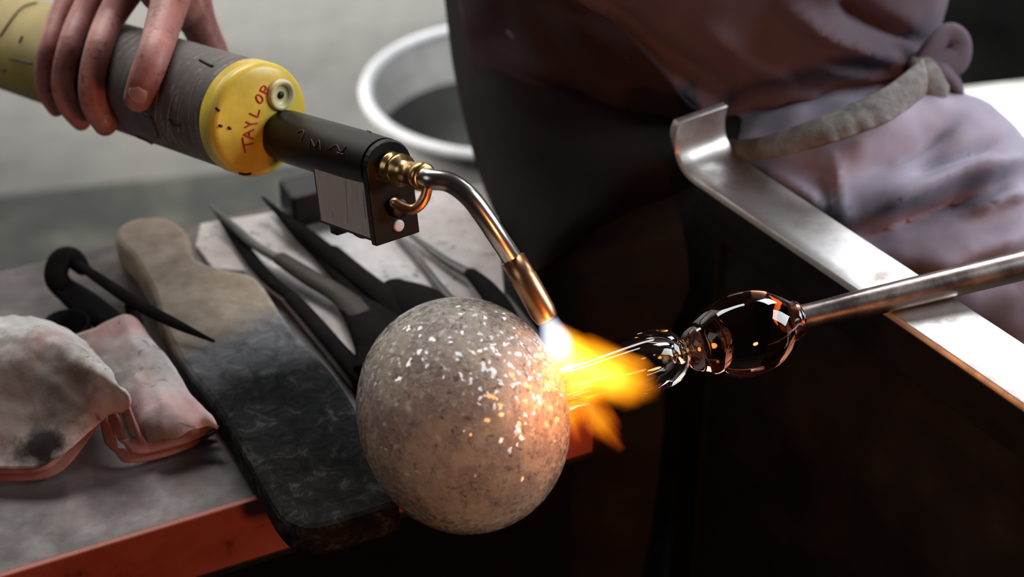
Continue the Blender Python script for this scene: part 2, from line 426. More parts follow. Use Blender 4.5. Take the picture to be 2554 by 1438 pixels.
def pix(p):
    q = V(p) - CAM; d = q.y * CP - q.z * SP; up = q.y * SP + q.z * CP
    return W / 2 + q.x / d * FPX, H / 2 - up / d * FPX
def seg_dist(x, y, pts):
    """distance to a polyline and the position along it (0..1)"""
    best, bt = 1e9, 0
    n = len(pts) - 1
    for i in range(n):
        ax, ay = pts[i]; bx, by = pts[i + 1]; dx, dy = bx - ax, by - ay
        t = max(0, min(1, ((x - ax) * dx + (y - ay) * dy) / (dx * dx + dy * dy)))
        d = math.hypot(x - ax - t * dx, y - ay - t * dy)
        if d < best: best, bt = d, (i + t) / n
    return best, bt
def folder(folds):
    """folds: (polyline, half width, height in m, fade at the ends) pressed into a cloth along its normal"""
    def fn(p, n):
        if n.dot(p - CAM) > 0: return p
        x, y = pix(p); h = 0
        for pts, w, amp in folds:
            d, t = seg_dist(x, y, pts)
            if d < 3 * w: h += 1.9 * amp * math.exp(-abs(d / w) ** 1.4) * min(1, 0.35 + 3 * min(t, 1 - t))
        h += 0.0035 * (1 - 2 * abs(mnoise.noise(V((p.x * 9, p.y * 9, p.z * 14))))) + 0.0012 * mnoise.noise(p * 45)
        return p + n * h
    return fn

hip = P(2285, 525, 1.27); back_off = V((-0.20, 0.12, -0.01))
knee = P(1590, 600, 1.30)
person = thing('person', (knee.x + 0.1, knee.y + 0.05, FLOOR), 'seated person in mauve shirt, dark apron and purple-grey trousers behind the rail', 'person')
thigh = tube_geo([hip + V((0.03, -0.01, -0.03)), P(2060, 545, 1.25), P(1870, 560, 1.28)], [0.090, 0.090, 0.072], seg=24, sub=5)
hips = tube_geo([hip, hip + back_off * 0.5, hip + back_off], [0.092, 0.10, 0.092], seg=24, sub=5)
k2 = knee + V((-0.04, 0.19, 0.02))
thigh2 = tube_geo([hip + back_off, (hip + back_off + k2) / 2 + V((0, 0, 0.01)), k2], [0.092, 0.085, 0.062], seg=24, sub=5)
JF = [([(2070, 380), (2090, 450), (2105, 560)], 14, 0.0035),
      ([(2554, 400), (2400, 430), (2250, 490), (2150, 550)], 30, 0.009),
      ([(2480, 470), (2350, 520), (2200, 590), (2120, 620)], 30, -0.013),
      ([(2554, 480), (2470, 500), (2420, 530)], 18, 0.008),
      ([(2300, 250), (2200, 330), (2100, 400)], 40, 0.006),
      ([(2380, 300), (2300, 370), (2150, 430)], 26, -0.006),
      ([(2554, 590), (2400, 620), (2280, 670)], 35, 0.008),
      ([(2554, 680), (2420, 700)], 30, -0.006),
      ([(2500, 360), (2380, 395), (2260, 440)], 20, -0.006),
      ([(1900, 430), (1980, 470), (2060, 520)], 24, 0.005)]
union('trousers', [thigh, hips, thigh2], M['jeans'], person, 0.005, 5, folder(JF), label='faded purple-grey trousers')
tn_ = [tube_geo([P(1880, 565, 1.28), P(1720, 570, 1.285), knee + V((0, 0, 0.005)), knee + V((-0.01, 0.0, -0.2)), V((knee.x - 0.01, knee.y + 0.02, FLOOR + 0.06))], [0.074, 0.079, 0.074, 0.068, 0.05], seg=20, sub=4),
       tube_geo([k2, k2 + V((-0.01, 0.0, -0.2)), V((k2.x - 0.01, k2.y + 0.02, FLOOR + 0.06))], [0.068, 0.066, 0.05], seg=20, sub=4)]
for g in tn_: union('trouser_leg', [g], M['trouser'], person, 0.006, 4, folder([([(1400, 640), (1520, 620), (1680, 590)], 26, 0.005), ([(1420, 720), (1560, 690), (1660, 650)], 24, 0.004)]), label='charcoal lower trouser leg')
M['boot'] = mat('black_boot_leather', [(0.3, (0.01, 0.009, 0.008)), (0.7, (0.03, 0.026, 0.022))], 40, 0.5)
for q in (knee, k2):
    ft = V((q.x - 0.01, q.y + 0.02, FLOOR))
    tube('boot', [ft + V((0.05, 0, 0.045)), ft + V((-0.03, 0, 0.05)), ft + V((-0.13, -0.01, 0.034)), ft + V((-0.18, -0.012, 0.028))], [0.043, 0.045, 0.034, 0.026], M['boot'], person, seg=16)
# torso in a loose shirt
rings = [(-0.01, .165, 1.225, .135, .085), (.035, .16, 1.222, .160, .106), (.058, .152, 1.218, .174, .120), (.085, .150, 1.218, .181, .127), (.15, .147, 1.213, .183, .130),
         (.25, .135, 1.205, .187, .128), (.38, .11, 1.195, .19, .12), (.5, .09, 1.19, .175, .10), (.56, .085, 1.19, .10, .06)]
rings = catmull(rings, 5); seg = 64
vs = []
for z, cx, cy, ra_, rb_ in rings:
    z -= 0.026
    for k in range(seg):
        an = 2 * math.pi * k / seg; cc, ss = math.cos(an), math.sin(an)
        e = 2.3
        vs.append(V((cx + ra_ * math.copysign(abs(cc) ** (2 / e), cc), cy + rb_ * math.copysign(abs(ss) ** (2 / e), ss), z)))
n = len(rings)
fs = [(i * seg + k, i * seg + (k + 1) % seg, (i + 1) * seg + (k + 1) % seg, (i + 1) * seg + k) for i in range(n - 1) for k in range(seg)]
fs += [tuple(range(seg))[::-1], tuple((n - 1) * seg + k for k in range(seg))]
SF = [([(1960, 20), (2050, 70), (2160, 115), (2320, 145)], 22, 0.010),
      ([(2100, 10), (2180, 60), (2290, 110)], 18, -0.012),
      ([(2000, 150), (2150, 170), (2300, 165)], 26, 0.008),
      ([(1420, 10), (1560, 110), (1700, 210), (1790, 280)], 26, 0.007),
      ([(1500, 0), (1640, 120), (1800, 220)], 24, -0.006),
      ([(1180, 0), (1230, 110), (1330, 200), (1480, 270), (1640, 300)], 26, -0.012),
      ([(2060, 215), (1960, 225), (1900, 260)], 16, 0.006),
      ([(1750, 60), (1860, 140), (1990, 200)], 26, 0.004),
      ([(2130, 235), (2220, 190), (2310, 160)], 16, -0.008)]
sh_ = union('shirt', [(vs, fs)], M['shirt'], person, 0.005, 4, folder(SF), label='loose mauve-grey shirt')
# dark maroon sheet added to stand for shade on the shirt's left
t_sh = bvh(sh_)
BL = [1165, 1172, 1182, 1205, 1260, 1360]; BR = [1380, 1440, 1545, 1640, 1715, 1775]; BV = [-70, 0, 80, 160, 222, 268]
BB = []
for u0, u1, v0 in zip(BL, BR, BV):
    row = []
    for k in range(6):
        p_, n_ = cast(t_sh, u0 + (u1 - u0) * k / 5, v0 + 18 * (k / 5) * (1 if v0 > 150 else 0), 0.007)
        row.append(p_ if p_ is not None else P(u0 + (u1 - u0) * k / 5, v0, 1.28))
    BB.append(row)
sheet('shirt_shade_sheet', BB, M['shirt_shade'], person, 6, 6, 0.003, None, label='dark maroon sheet standing for shade on the shirt')
# grey knitted band below the shirt on the hip, apron and its tie
BG = [[P(1790, 352, 1.205), P(1900, 345, 1.175), P(2010, 310, 1.150), P(2110, 270, 1.150), P(2200, 225, 1.155), P(2300, 150, 1.19)],
      [P(1800, 372, 1.20), P(1910, 368, 1.168), P(2020, 338, 1.138), P(2125, 300, 1.138), P(2215, 262, 1.148), P(2310, 190, 1.18)],
      [P(1812, 395, 1.20), P(1920, 393, 1.167), P(2035, 368, 1.135), P(2140, 333, 1.135), P(2230, 295, 1.145), P(2305, 235, 1.18)]]
def ribs(p, i, j): return p + V((0, -0.5, 0.4)) * (0.0025 * math.sin(j * 70) * i)
sheet('knit_hem', BG, M['ribbing'], person, 8, 5, 0.004, ribs, label='grey ribbed hem')
AG = [[P(1105, -60, 1.345), P(1230, 60, 1.30), P(1430, 190, 1.26), P(1700, 255, 1.245), P(1840, 270, 1.245)],
      [P(1138, 190, 1.33), P(1270, 290, 1.255), P(1480, 335, 1.225), P(1700, 345, 1.215), P(1880, 345, 1.215)],
      [P(1195, 420, 1.31), P(1330, 440, 1.235), P(1500, 440, 1.205), P(1650, 420, 1.20), P(1820, 395, 1.205)],
      [P(1262, 590, 1.285), P(1350, 590, 1.225), P(1470, 540, 1.20), P(1600, 495, 1.20), P(1740, 440, 1.205)],
      [P(1300, 720, 1.28), P(1340, 680, 1.235), P(1460, 585, 1.21), P(1590, 518, 1.205), P(1712, 465, 1.21)]]
def apf(p, i, j): return p + V((0, -0.8, 0.4)) * (0.006 * math.sin(j * 9 + i * 5) * i)
sheet('apron', AG, M['apron'], person, 7, 6, 0.003, apf, label='dark brown apron over the lap')
KN = V((0, 0, 0))
tube('apron_tie', [P(2290, 165, 1.225), P(2325, 118, 1.225), P(2360, 88, 1.23), P(2388, 108, 1.235), P(2378, 148, 1.235), P(2330, 162, 1.23), P(2285, 160, 1.225)], [0.006, 0.0065, 0.0065, 0.007, 0.008, 0.008, 0.006], M['shirt'], person, flat=(0.8, 1.5), label='looped end of the knotted tie')
tube('apron_tie', [P(2300, 160, 1.23), P(2345, 170, 1.23), P(2378, 205, 1.24), P(2390, 240, 1.255), P(2396, 262, 1.265)], [0.008, 0.010, 0.009, 0.007, 0.004], M['shirt'], person, flat=(1.3, 0.6), label='hanging end of the knotted tie')
tube('apron_tie', [P(2298, 160, 1.22), P(2318, 195, 1.215), P(2345, 228, 1.22)], [0.008, 0.009, 0.007], M['ribbing'], person, flat=(1.3, 0.6), label='grey hanging end of the tie')

# ------------------------------------------------------------------ gas torch
m, nt, b_ = new_mat('scuffed_yellow_enamel')
f1 = noise(nt, 35, 7, 0.65); f2 = noise(nt, 90, 6, 0.7, distort=1.0)
bs = ramp(nt, f1, [(0.3, (0.62, 0.43, 0.05)), (0.6, (0.86, 0.64, 0.085))])
bs = mixc(nt, ramp(nt, f2, [(0.27, 1.0), (0.33, 0.0)]), bs, (0.05, 0.03, 0.01))
nt.links.new(bs, b_.inputs['Base Color']); b_.inputs['Roughness'].default_value = 0.32; M['yellow'] = m
M['cyl_yellow'] = mat('dull_yellow_enamel', [(0.3, (0.20, 0.14, 0.028)), (0.7, (0.36, 0.27, 0.055))], 20, 0.5)
M['ink_red'] = mat('red_ink', [(0.4, (0.42, 0.03, 0.02)), (0.6, (0.5, 0.04, 0.025))], 50, 0.6)
M['ink_dark'] = mat('dark_drip', [(0.4, (0.01, 0.006, 0.005)), (0.6, (0.02, 0.012, 0.01))], 50, 0.5)
M['ink_pale'] = mat('pale_print', [(0.4, (0.26, 0.22, 0.20)), (0.6, (0.32, 0.27, 0.25))], 50, 0.8)
M['ink_mauve'] = mat('mauve_pen', [(0.4, (0.055, 0.018, 0.03)), (0.6, (0.08, 0.025, 0.04))], 80, 0.6)

M['torch_black'] = mat('black_torch_paint', [(0.3, (0.003, 0.0025, 0.0025)), (0.6, (0.006, 0.005, 0.005)), (0.78, (0.035, 0.014, 0.02))], 55, 0.42, bmp=0.05, spec=0.22)
M['brass'] = mat('brass', [(0.3, (0.42, 0.26, 0.10)), (0.7, (0.66, 0.46, 0.20))], 60, 0.28, metal=1.0)
M['copper'] = mat('heat_stained_copper', [(0.3, (0.40, 0.20, 0.10)), (0.7, (0.60, 0.34, 0.19))], 60, 0.33, metal=1.0)
M['steel'] = mat('brushed_steel', [(0.3, (0.50, 0.45, 0.41)), (0.7, (0.64, 0.59, 0.55))], 40, 0.24, metal=1.0)
M['sticker'] = mat('pale_sticker', [(0.35, (0.64, 0.55, 0.51)), (0.65, (0.74, 0.65, 0.60))], 70, 0.55, stretch=(3, 3, 0.4))
M['white_plastic'] = mat('white_plastic', [(0.4, (0.55, 0.53, 0.54)), (0.6, (0.62, 0.6, 0.61))], 50, 0.4)
M['red_plastic'] = mat('dark_red_plastic', [(0.4, (0.10, 0.012, 0.02)), (0.6, (0.14, 0.018, 0.028))], 50, 0.4)
M['cream'] = mat('worn_pale_yellow', [(0.3, (0.62, 0.50, 0.16)), (0.7, (0.80, 0.72, 0.42))], 60, 0.35)
M['hole'] = mat('dark_hole', [(0.4, (0.012, 0.006, 0.004)), (0.6, (0.02, 0.01, 0.006))], 50, 0.6)

CF = P(668, 306, 1.06); CB = P(12, 100, 1.27)
cax = (CF - CB).normalized(); CL = (CF - CB).length; CR = 0.0355
m, nt, b_ = new_mat('worn_printed_label')
bs = ramp(nt, noise(nt, 28, 7, 0.65), [(0.28, (0.045, 0.037, 0.034)), (0.5, (0.105, 0.088, 0.082)), (0.72, (0.15, 0.128, 0.122))])
ln = mth(nt, 'LESS_THAN', mth(nt, 'FRACT', mth(nt, 'MULTIPLY', along(nt, (0, 0, 0), cax), 130.0)), 0.42)
bs = mixc(nt, mth(nt, 'MULTIPLY', mth(nt, 'MULTIPLY', ln, ramp(nt, noise(nt, 300, 2), [(0.46, 0.0), (0.54, 1.0)])), mth(nt, 'MULTIPLY', ramp(nt, noise(nt, 32, 3), [(0.45, 0.0), (0.6, 1.0)]), 0.75)), bs, (0.24, 0.205, 0.19))
nt.links.new(bs, b_.inputs['Base Color']); b_.inputs['Roughness'].default_value = 0.6; M['label_grey'] = m
torch = thing('gas_torch', CB, 'hand-held gas torch: yellow-capped grey fuel cylinder, black head, bent steel tube', 'torch')
cap0 = CL - 0.021; lab0 = CL * 0.40
cyl_y = lathe('fuel_cylinder', CB, cax, [(0, 0), (0.0, CR * 0.80), (0.004, CR * 0.93), (0.012, CR), (0.0135, CR * 0.985), (0.015, CR), (lab0 + 0.001, CR), (lab0 + 0.001, 0)], M['cyl_yellow'], torch, seg=72, label='dull yellow lower half of the cylinder')
cyl_l = lathe('cylinder_label', CB, cax, [(lab0, 0), (lab0, CR + 0.0003), (cap0, CR + 0.0003), (cap0, 0)], M['label_grey'], torch, seg=72, label='worn grey printed wrap')
for o in (cyl_l, cyl_y): o.modifiers.new('es', 'EDGE_SPLIT').split_angle = math.radians(50)
capp = [(cap0, 0.0), (cap0, CR + 0.001), (cap0 + 0.0105, CR + 0.001), (cap0 + 0.0125, CR + 0.0006), (cap0 + 0.0142, CR - 0.0008), (cap0 + 0.0153, CR - 0.0032), (cap0 + 0.0163, CR - 0.008), (cap0 + 0.0178, CR - 0.017), (cap0 + 0.0188, 0.010), (cap0 + 0.019, 0.0)]
cap_o = lathe('shoulder_cap', CB, cax, capp, M['yellow'], torch, seg=72, label='glossy yellow cylinder shoulder')
t_cap = bvh(cap_o); t_lab = bvh(cyl_l); t_yel = bvh(cyl_y)
def cz(x, y): return (560 + x / 4.79, 160 + y / 4.79)
LET = [[(215, 880), (228, 960), (245, 1050)], [(238, 962), (285, 955), (335, 945)],                      # T
       [(338, 885), (280, 862), (232, 838)], [(232, 838), (285, 810), (345, 782)], [(292, 865), (298, 805)],   # A
       [(262, 690), (318, 714)], [(248, 752), (318, 714)], [(318, 714), (388, 704)],                     # Y
       [(305, 588), (350, 610), (395, 628)], [(395, 628), (408, 590), (418, 550)],                       # L
       [(375, 390), (400, 365), (440, 385), (455, 430), (432, 462), (395, 440), (375, 390)],             # O
       [(425, 312), (468, 335), (508, 352)], [(428, 312), (445, 275), (480, 258), (490, 290), (466, 332)], [(470, 320), (500, 300), (512, 290)]]   # R
strokes('lettering', t_cap, [[cz(*q) for q in l] for l in LET], 0.00062, M['ink_red'], cap_o, label='red handwritten letters')
# relief valve on the cap
vp, vn = cast(t_cap, 698, 236)
lathe('relief_valve', vp - cax * 0.001, cax, [(0, 0.0100), (0.0030, 0.0100), (0.0042, 0.0092), (0.0042, 0.0074), (0.0022, 0.0064), (0.0018, 0.0030), (0.0018, 0.0)], M['cream'], cap_o, seg=36, label='round relief valve')
lathe('valve_hole', vp, cax, [(0.0006, 0.0), (0.0006, 0.0024), (0.0013, 0.0024), (0.0013, 0.0)], M['hole'], cap_o, seg=20)  # solid dark disc drawn for the hole
# drips, scratches and print on the cylinder and cap
drips('paint_drip', t_lab, [[(362, 285), (380, 295), (390, 320), (395, 340)], [(425, 300), (432, 308), (450, 312)], [(345, 340), (365, 348), (382, 358)], [(505, 330), (508, 340)], [(500, 150), (515, 158), (530, 165)], [(520, 370), (530, 385)]], 0.0011, M['ink_dark'], cyl_l)
strokes('label_print', t_lab, [[(505, 180), (485, 215), (475, 250), (470, 300)], [(440, 230), (425, 260), (418, 300), (420, 340)], [(500, 250), (490, 290), (492, 340)], [(455, 240), (445, 280), (445, 330)], [(400, 210), (390, 250), (388, 300)], [(465, 185), (452, 205), (440, 235)]], 0.0003, M['ink_pale'], cyl_l)
drips('paint_drip', t_yel, [[(2, 90), (25, 55), (55, 20), (90, 8)], [(25, 145), (50, 150), (78, 158)], [(55, 92), (50, 105)], [(0, 170), (12, 175)]], 0.0009, M['ink_dark'], cyl_y)
drips('paint_drip', t_cap, [[(598, 431), (612, 434), (624, 432)], [(548, 313), (552, 314)], [(571, 318), (574, 320)], [(540, 270), (545, 275)]], 0.0009, M['ink_dark'], cap_o)
# torch head: round black sleeve running into a tombstone-section igniter housing
A0 = cast(t_cap, 705, 336)[0]; A1 = P(972, 416, 0.985)
hax = (A1 - A0).normalized(); HL = (A1 - A0).length
dn = (P(975, 590, 1.005) - P(968, 416, 0.985)); dn = (dn - hax * dn.dot(hax)).normalized()
sd = hax.cross(dn).normalized()
if sd.dot(CAM - A1) < 0: sd = -sd           # towards the camera, left
HR = 0.0165
sleeve = lathe('sleeve', A0 - hax * 0.004, hax, [(0, 0.0), (0.0, HR * 0.86), (0.004, HR * 0.97), (0.012, HR), (HL * 0.8, HR), (HL * 0.98, HR * 0.97), (HL * 0.98, 0)], M['torch_black'], torch, seg=48, label='black painted sleeve with pen marks')
sleeve.modifiers.new('es', 'EDGE_SPLIT').split_angle = math.radians(50)
def tomb(r, drop, n=14):
    return [(-r, drop), ] + [(-r * math.cos(math.pi * k / n), -r * math.sin(math.pi * k / n)) for k in range(n + 1)] + [(r, drop)]
def tomb_geo(t0, t1, r, drop, tilt=0.0):
    o = tomb(r, drop); vs = []
    for t in (t0, t1):
        vs += [A0 + hax * t + sd * x + dn * y for x, y in o]
    n = len(o)
    return vs, [tuple(range(n)), tuple(range(n, 2 * n))[::-1]] + [(i, (i + 1) % n, n + (i + 1) % n, n + i) for i in range(n)]
v_, f_ = tomb_geo(HL * 0.46, HL * 0.96, HR * 0.82, 0.0435)
hs = mesh('igniter_housing', v_, f_, M['torch_black'], torch, smooth=False, label='black igniter housing'); bevel(hs, 0.0008)
v_, f_ = tomb_geo(HL * 0.955, HL * 1.0, HR * 0.95, 0.0445)
ep = mesh('end_plate', v_, f_, M['torch_black'], torch, smooth=False); bevel(ep, 0.0009)
st_c = A0 + hax * (HL * 0.71) + sd * (HR * 0.82 + 0.0004) + dn * 0.0235
stk = box('sticker', st_c, hax * (HL * 0.225), dn * 0.0178, sd * 0.0003, M['sticker'], hs, bev=0.0002, label='pale rectangular sticker')
t_st = bvh(stk)
strokes('sticker_print', t_st, [[(905, 478), (912, 545)], [(862, 452), (868, 556)], [(828, 525), (832, 545)]], 0.00022, M['ink_pale'], hs)
box('hook', A0 + hax * (HL * 0.50) + dn * 0.047, hax * 0.004, dn * 0.005, sd * 0.008, M['torch_black'], hs)
lathe('trigger', A0 + hax * (HL * 0.72) + dn * 0.042, dn, [(0, 0), (0, 0.0085), (0.005, 0.0085), (0.007, 0.006), (0.0072, 0)], M['red_plastic'], hs, seg=28, label='dark red trigger button')
ef = A0 + hax * HL
lathe('button', ef + dn * 0.036 - sd * 0.001, hax, [(-0.001, 0), (-0.001, 0.0036), (0.001, 0.0036), (0.0014, 0.0028), (0.0014, 0)], M['white_plastic'], ep, seg=24, label='white button')
lathe('gas_knob', ef + dn * 0.024, hax, [(-0.001, 0), (-0.001, 0.0062), (0.006, 0.0062), (0.007, 0.005), (0.007, 0)], M['torch_black'], ep, seg=14)
lathe('brass_fitting', ef - hax * 0.002, hax, [(0, 0), (0, 0.0092), (0.006, 0.0092), (0.007, 0.0075), (0.010, 0.0075), (0.011, 0.0095), (0.015, 0.0095), (0.016, 0.0068), (0.030, 0.0066), (0.031, 0.0082), (0.036, 0.0082), (0.037, 0.0064), (0.037, 0)], M['brass'], torch, seg=6 * 6)
torch.children[-1].modifiers.new('es', 'EDGE_SPLIT').split_angle = math.radians(35)
tp = ef + hax * 0.030
NZ0 = P(1283, 652, 0.972); NZ1 = P(1366, 798, 0.975)
tb = [tp, ef + hax * 0.040, P(1122, 455, 0.955), P(1168, 488, 0.955), P(1205, 535, 0.958), P(1240, 587, 0.963), NZ0]
tube('steel_tube', tb, [0.0058] * 7, M['steel'], torch, seg=20, sub=8, label='bent steel burner tube')
lpx = [(1072, 446), (1066, 470), (1060, 492), (1046, 512), (1026, 522), (1000, 514), (985, 505)]
tube('brass_loop', [P(x, y, 0.956 + 0.0004 * k) for k, (x, y) in enumerate(lpx)], 0.0030, M['copper'], torch, seg=12, label='copper hook loop')
nax = (NZ1 - NZ0).normalized(); NL = (NZ1 - NZ0).length
lathe('nozzle', NZ0 - nax * 0.002, nax, [(0, 0.0055), (0, 0.0072), (0.012, 0.0074), (0.013, 0.0078), (NL - 0.004, 0.0076), (NL + 0.001, 0.0066), (NL + 0.002, 0.0062), (NL + 0.002, 0.0050), (NL - 0.01, 0.0046), (NL - 0.01, 0.0)], M['copper'], torch, seg=40, label='copper burner nozzle')
torch.children[-1].modifiers.new('es', 'EDGE_SPLIT').split_angle = math.radians(40)
t_sl = bvh(sleeve)
strokes('pen_mark', t_sl, [[(742, 330), (758, 326), (752, 350)], [(770, 372), (776, 348), (786, 366), (796, 350), (800, 376)], [(820, 372), (840, 362), (850, 378), (862, 366)], [(885, 310), (905, 322), (925, 330)], [(840, 380), (856, 385)]], 0.0005, M['ink_mauve'], sleeve)

# ------------------------------------------------------------------ hand holding the cylinder
m, nt, b_ = new_mat('grimy_skin')
f1 = noise(nt, 55, 6); f2 = noise(nt, 120, 6, 0.7); f3 = noise(nt, 420, 3)
bs = ramp(nt, f1, [(0.3, (0.27, 0.095, 0.085)), (0.55, (0.40, 0.16, 0.14)), (0.75, (0.50, 0.235, 0.20))])
bs = mixc(nt, ramp(nt, f2, [(0.32, 0.85), (0.46, 0.0)]), bs, (0.09, 0.032, 0.03))
nt.links.new(bs, b_.inputs['Base Color']); b_.inputs['Roughness'].default_value = 0.5
b_.inputs['Subsurface Weight'].default_value = 0.15; b_.inputs['Subsurface Radius'].default_value = (0.006, 0.002, 0.001)
b_.inputs['Subsurface Scale'].default_value = 1.0
bump(nt, b_, f3, 0.25, 0.0006); M['skin'] = m
M['nail'] = mat('fingernail', [(0.3, (0.42, 0.22, 0.19)), (0.7, (0.55, 0.32, 0.28))], 80, 0.3)
def on_cyl(u, v, r):
    """point on the near side of a cylinder of radius CR + r around the torch axis (tangent point if the ray misses)"""
    d = ray(u, v); w = CAM - CB
    dp = d - cax * d.dot(cax); wp = w - cax * w.dot(cax); R = CR + r
    a = dp.dot(dp); b = 2 * dp.dot(wp); c = wp.dot(wp) - R * R
    q = b * b - 4 * a * c
    t = (-b - math.sqrt(q)) / (2 * a) if q > 0 else -b / (2 * a)
    return CAM + d * t
def finger(root, pts, rads):
    P3 = [root[0]] + [on_cyl(u, v, r * 0.93) for (u, v), r in zip(pts, rads[1:])]
    # finger joints: slight swelling at the bends
    return tube_geo(P3, rads, seg=16, sub=6)
idx = finger([P(428, -10, 1.125)], [(405, 70), (383, 138), (362, 196), (344, 244)], [0.0130, 0.0116, 0.0108, 0.0104, 0.0092])
mid = finger([P(338, -55, 1.150)], [(276, 45), (246, 120), (229, 205), (235, 262), (262, 310)], [0.0118, 0.0098, 0.0092, 0.0088, 0.0088, 0.0080])
rng = finger([P(268, -60, 1.172)], [(204, 40), (172, 120), (157, 205), (172, 262), (202, 302)], [0.0110, 0.0088, 0.0081, 0.0078, 0.0078, 0.0068])
pnk = finger([P(196, -50, 1.190)], [(148, 40), (121, 120), (109, 195), (121, 240), (140, 272)], [0.0100, 0.0074, 0.0068, 0.0064, 0.0064, 0.0056])
wrist = P(400, -330, 1.27)
palm = [tube_geo([P(432, -30, 1.135), P(425, -160, 1.20), wrist], [0.0150, 0.019, 0.022], seg=20, sub=5),
        tube_geo([P(340, -70, 1.158), P(370, -180, 1.215), wrist], [0.0135, 0.018, 0.022], seg=20, sub=5),
        tube_geo([P(270, -75, 1.178), P(320, -180, 1.23), wrist + V((-0.012, 0, 0))], [0.0125, 0.017, 0.021], seg=20, sub=5),
        tube_geo([P(198, -65, 1.197), P(280, -180, 1.245), wrist + V((-0.02, 0, 0))], [0.0115, 0.016, 0.02], seg=20, sub=5),
        tube_geo([wrist + V((-0.008, 0, 0)), P(430, -620, 1.33), P(480, -1100, 1.42)], [0.027, 0.031, 0.040], seg=24, sub=5)]
thumb = tube_geo([P(440, -180, 1.215), P(462, -50, 1.19), P(492, 50, 1.185), P(528, 128, 1.185), P(560, 195, 1.185)], [0.019, 0.0165, 0.0130, 0.0115, 0.0095], seg=18, sub=6)
web = tube_geo([P(405, -30, 1.14), P(440, 5, 1.155), P(466, 30, 1.172), P(490, 60, 1.18)], [0.017, 0.0165, 0.0130, 0.011], seg=16, sub=4)
hand = thing('person', P(480, -1100, 1.42), 'bare hand and forearm gripping the torch cylinder from above', 'person')
union('arm', [idx, mid, rng, pnk, thumb, web] + palm, M['skin'], hand, 0.0013, 5)
arm_o = hand.children[-1]; t_arm = bvh(arm_o)
def nail(u, v, du, dv, w, l):
    p, n = cast(t_arm, u, v)
    if p is None: return
    q, _ = cast(t_arm, u + du, v + dv)
    ax = (q - p) if q is not None else V((0, 0, -1)); ax = (ax - n * ax.dot(n)).normalized(); s = n.cross(ax)
    vs, fs = [], []
    N = 9
    for i in range(N):
        for j in range(N):
            a = (i / (N - 1) - 0.5) * 2; b = (j / (N - 1) - 0.5) * 2
            k = math.sqrt(max(0, 1 - 0.5 * b * b)); a2 = a * math.sqrt(max(0, 1 - 0.5 * a * a * 0 - 0.35 * b * b))
            vs.append(p + ax * (b * l) + s * (a2 * w) + n * (0.0007 - 0.0022 * a * a - 0.0012 * b * b))
    for i in range(N - 1):
        for j in range(N - 1):
            fs.append((i * N + j, i * N + j + 1, (i + 1) * N + j + 1, (i + 1) * N + j))
    o = mesh('fingernail', vs, fs, M['nail'], arm_o)
    md = o.modifiers.new('t', 'SOLIDIFY'); md.thickness = 0.0008
nail(341, 238, -4, 20, 0.0062, 0.0060)
nail(266, 300, 8, 12, 0.0048, 0.0052)

# ------------------------------------------------------------------ glass piece on the blowpipe
G = P(1155, 1035, 0.97); J = P(1985, 797, 1.017); gax = (J - G).normalized(); GU = (J - G).length / math.hypot(830, 238)
m, nt, b_ = new_mat('crackled_frosted_glass')
tc = nt.nodes.new('ShaderNodeTexCoord')
def warped_voronoi(scale, feature, k):
    vo = nt.nodes.new('ShaderNodeTexVoronoi'); vo.feature = feature; vo.inputs['Scale'].default_value = scale
    ns = nt.nodes.new('ShaderNodeTexNoise'); ns.inputs['Scale'].default_value = scale * 0.45; ns.inputs['Detail'].default_value = 4
    mx = nt.nodes.new('ShaderNodeVectorMath'); mx.operation = 'MULTIPLY_ADD'
    nt.links.new(tc.outputs['Object'], ns.inputs['Vector']); nt.links.new(ns.outputs['Color'], mx.inputs[0]); mx.inputs[1].default_value = (k, k, k)
    nt.links.new(tc.outputs['Object'], mx.inputs[2]); nt.links.new(mx.outputs[0], vo.inputs['Vector']); return vo
va = warped_voronoi(430, 'F1', 0.006); vb = warped_voronoi(120, 'DISTANCE_TO_EDGE', 0.02)
f1 = noise(nt, 20, 5, 0.6); f2 = noise(nt, 180, 6, 0.75, distort=0.8); f3 = noise(nt, 135, 5, 0.7, distort=2.5); f5 = noise(nt, 34, 4)
bs = ramp(nt, f1, [(0.32, (0.76, 0.63, 0.47)), (0.5, (0.90, 0.77, 0.59)), (0.68, (0.96, 0.83, 0.57))])
bs = mixc(nt, ramp(nt, f5, [(0.44, 0.0), (0.58, 0.75)]), bs, (0.40, 0.31, 0.30))
bs = mixc(nt, ramp(nt, f2, [(0.36, 0.9), (0.46, 0.0)]), bs, (0.11, 0.075, 0.065))
bs = mixc(nt, ramp(nt, f3, [(0.55, 0.0), (0.64, 0.75)]), bs, (0.92, 0.86, 0.80))
bs = mixc(nt, ramp(nt, vb.outputs['Distance'], [(0.0, 0.85), (0.03, 0.0)]), bs, (0.92, 0.88, 0.82))
nt.links.new(bs, b_.inputs['Base Color'])
b_.inputs['Transmission Weight'].default_value = 0.55; b_.inputs['IOR'].default_value = 1.46
nt.links.new(ramp(nt, f2, [(0.35, 0.05), (0.65, 0.28)]), b_.inputs['Roughness'])
b_.inputs['Coat Weight'].default_value = 1.0; b_.inputs['Coat Roughness'].default_value = 0.07
geo = nt.nodes.new('ShaderNodeNewGeometry')
vm = nt.nodes.new('ShaderNodeVectorMath'); vm.operation = 'SUBTRACT'; nt.links.new(va.outputs['Color'], vm.inputs[0]); vm.inputs[1].default_value = (0.5, 0.5, 0.5)
vk = nt.nodes.new('ShaderNodeVectorMath'); vk.operation = 'MULTIPLY_ADD'; nt.links.new(vm.outputs[0], vk.inputs[0]); vk.inputs[1].default_value = (0.95, 0.95, 0.95); nt.links.new(geo.outputs['Normal'], vk.inputs[2])
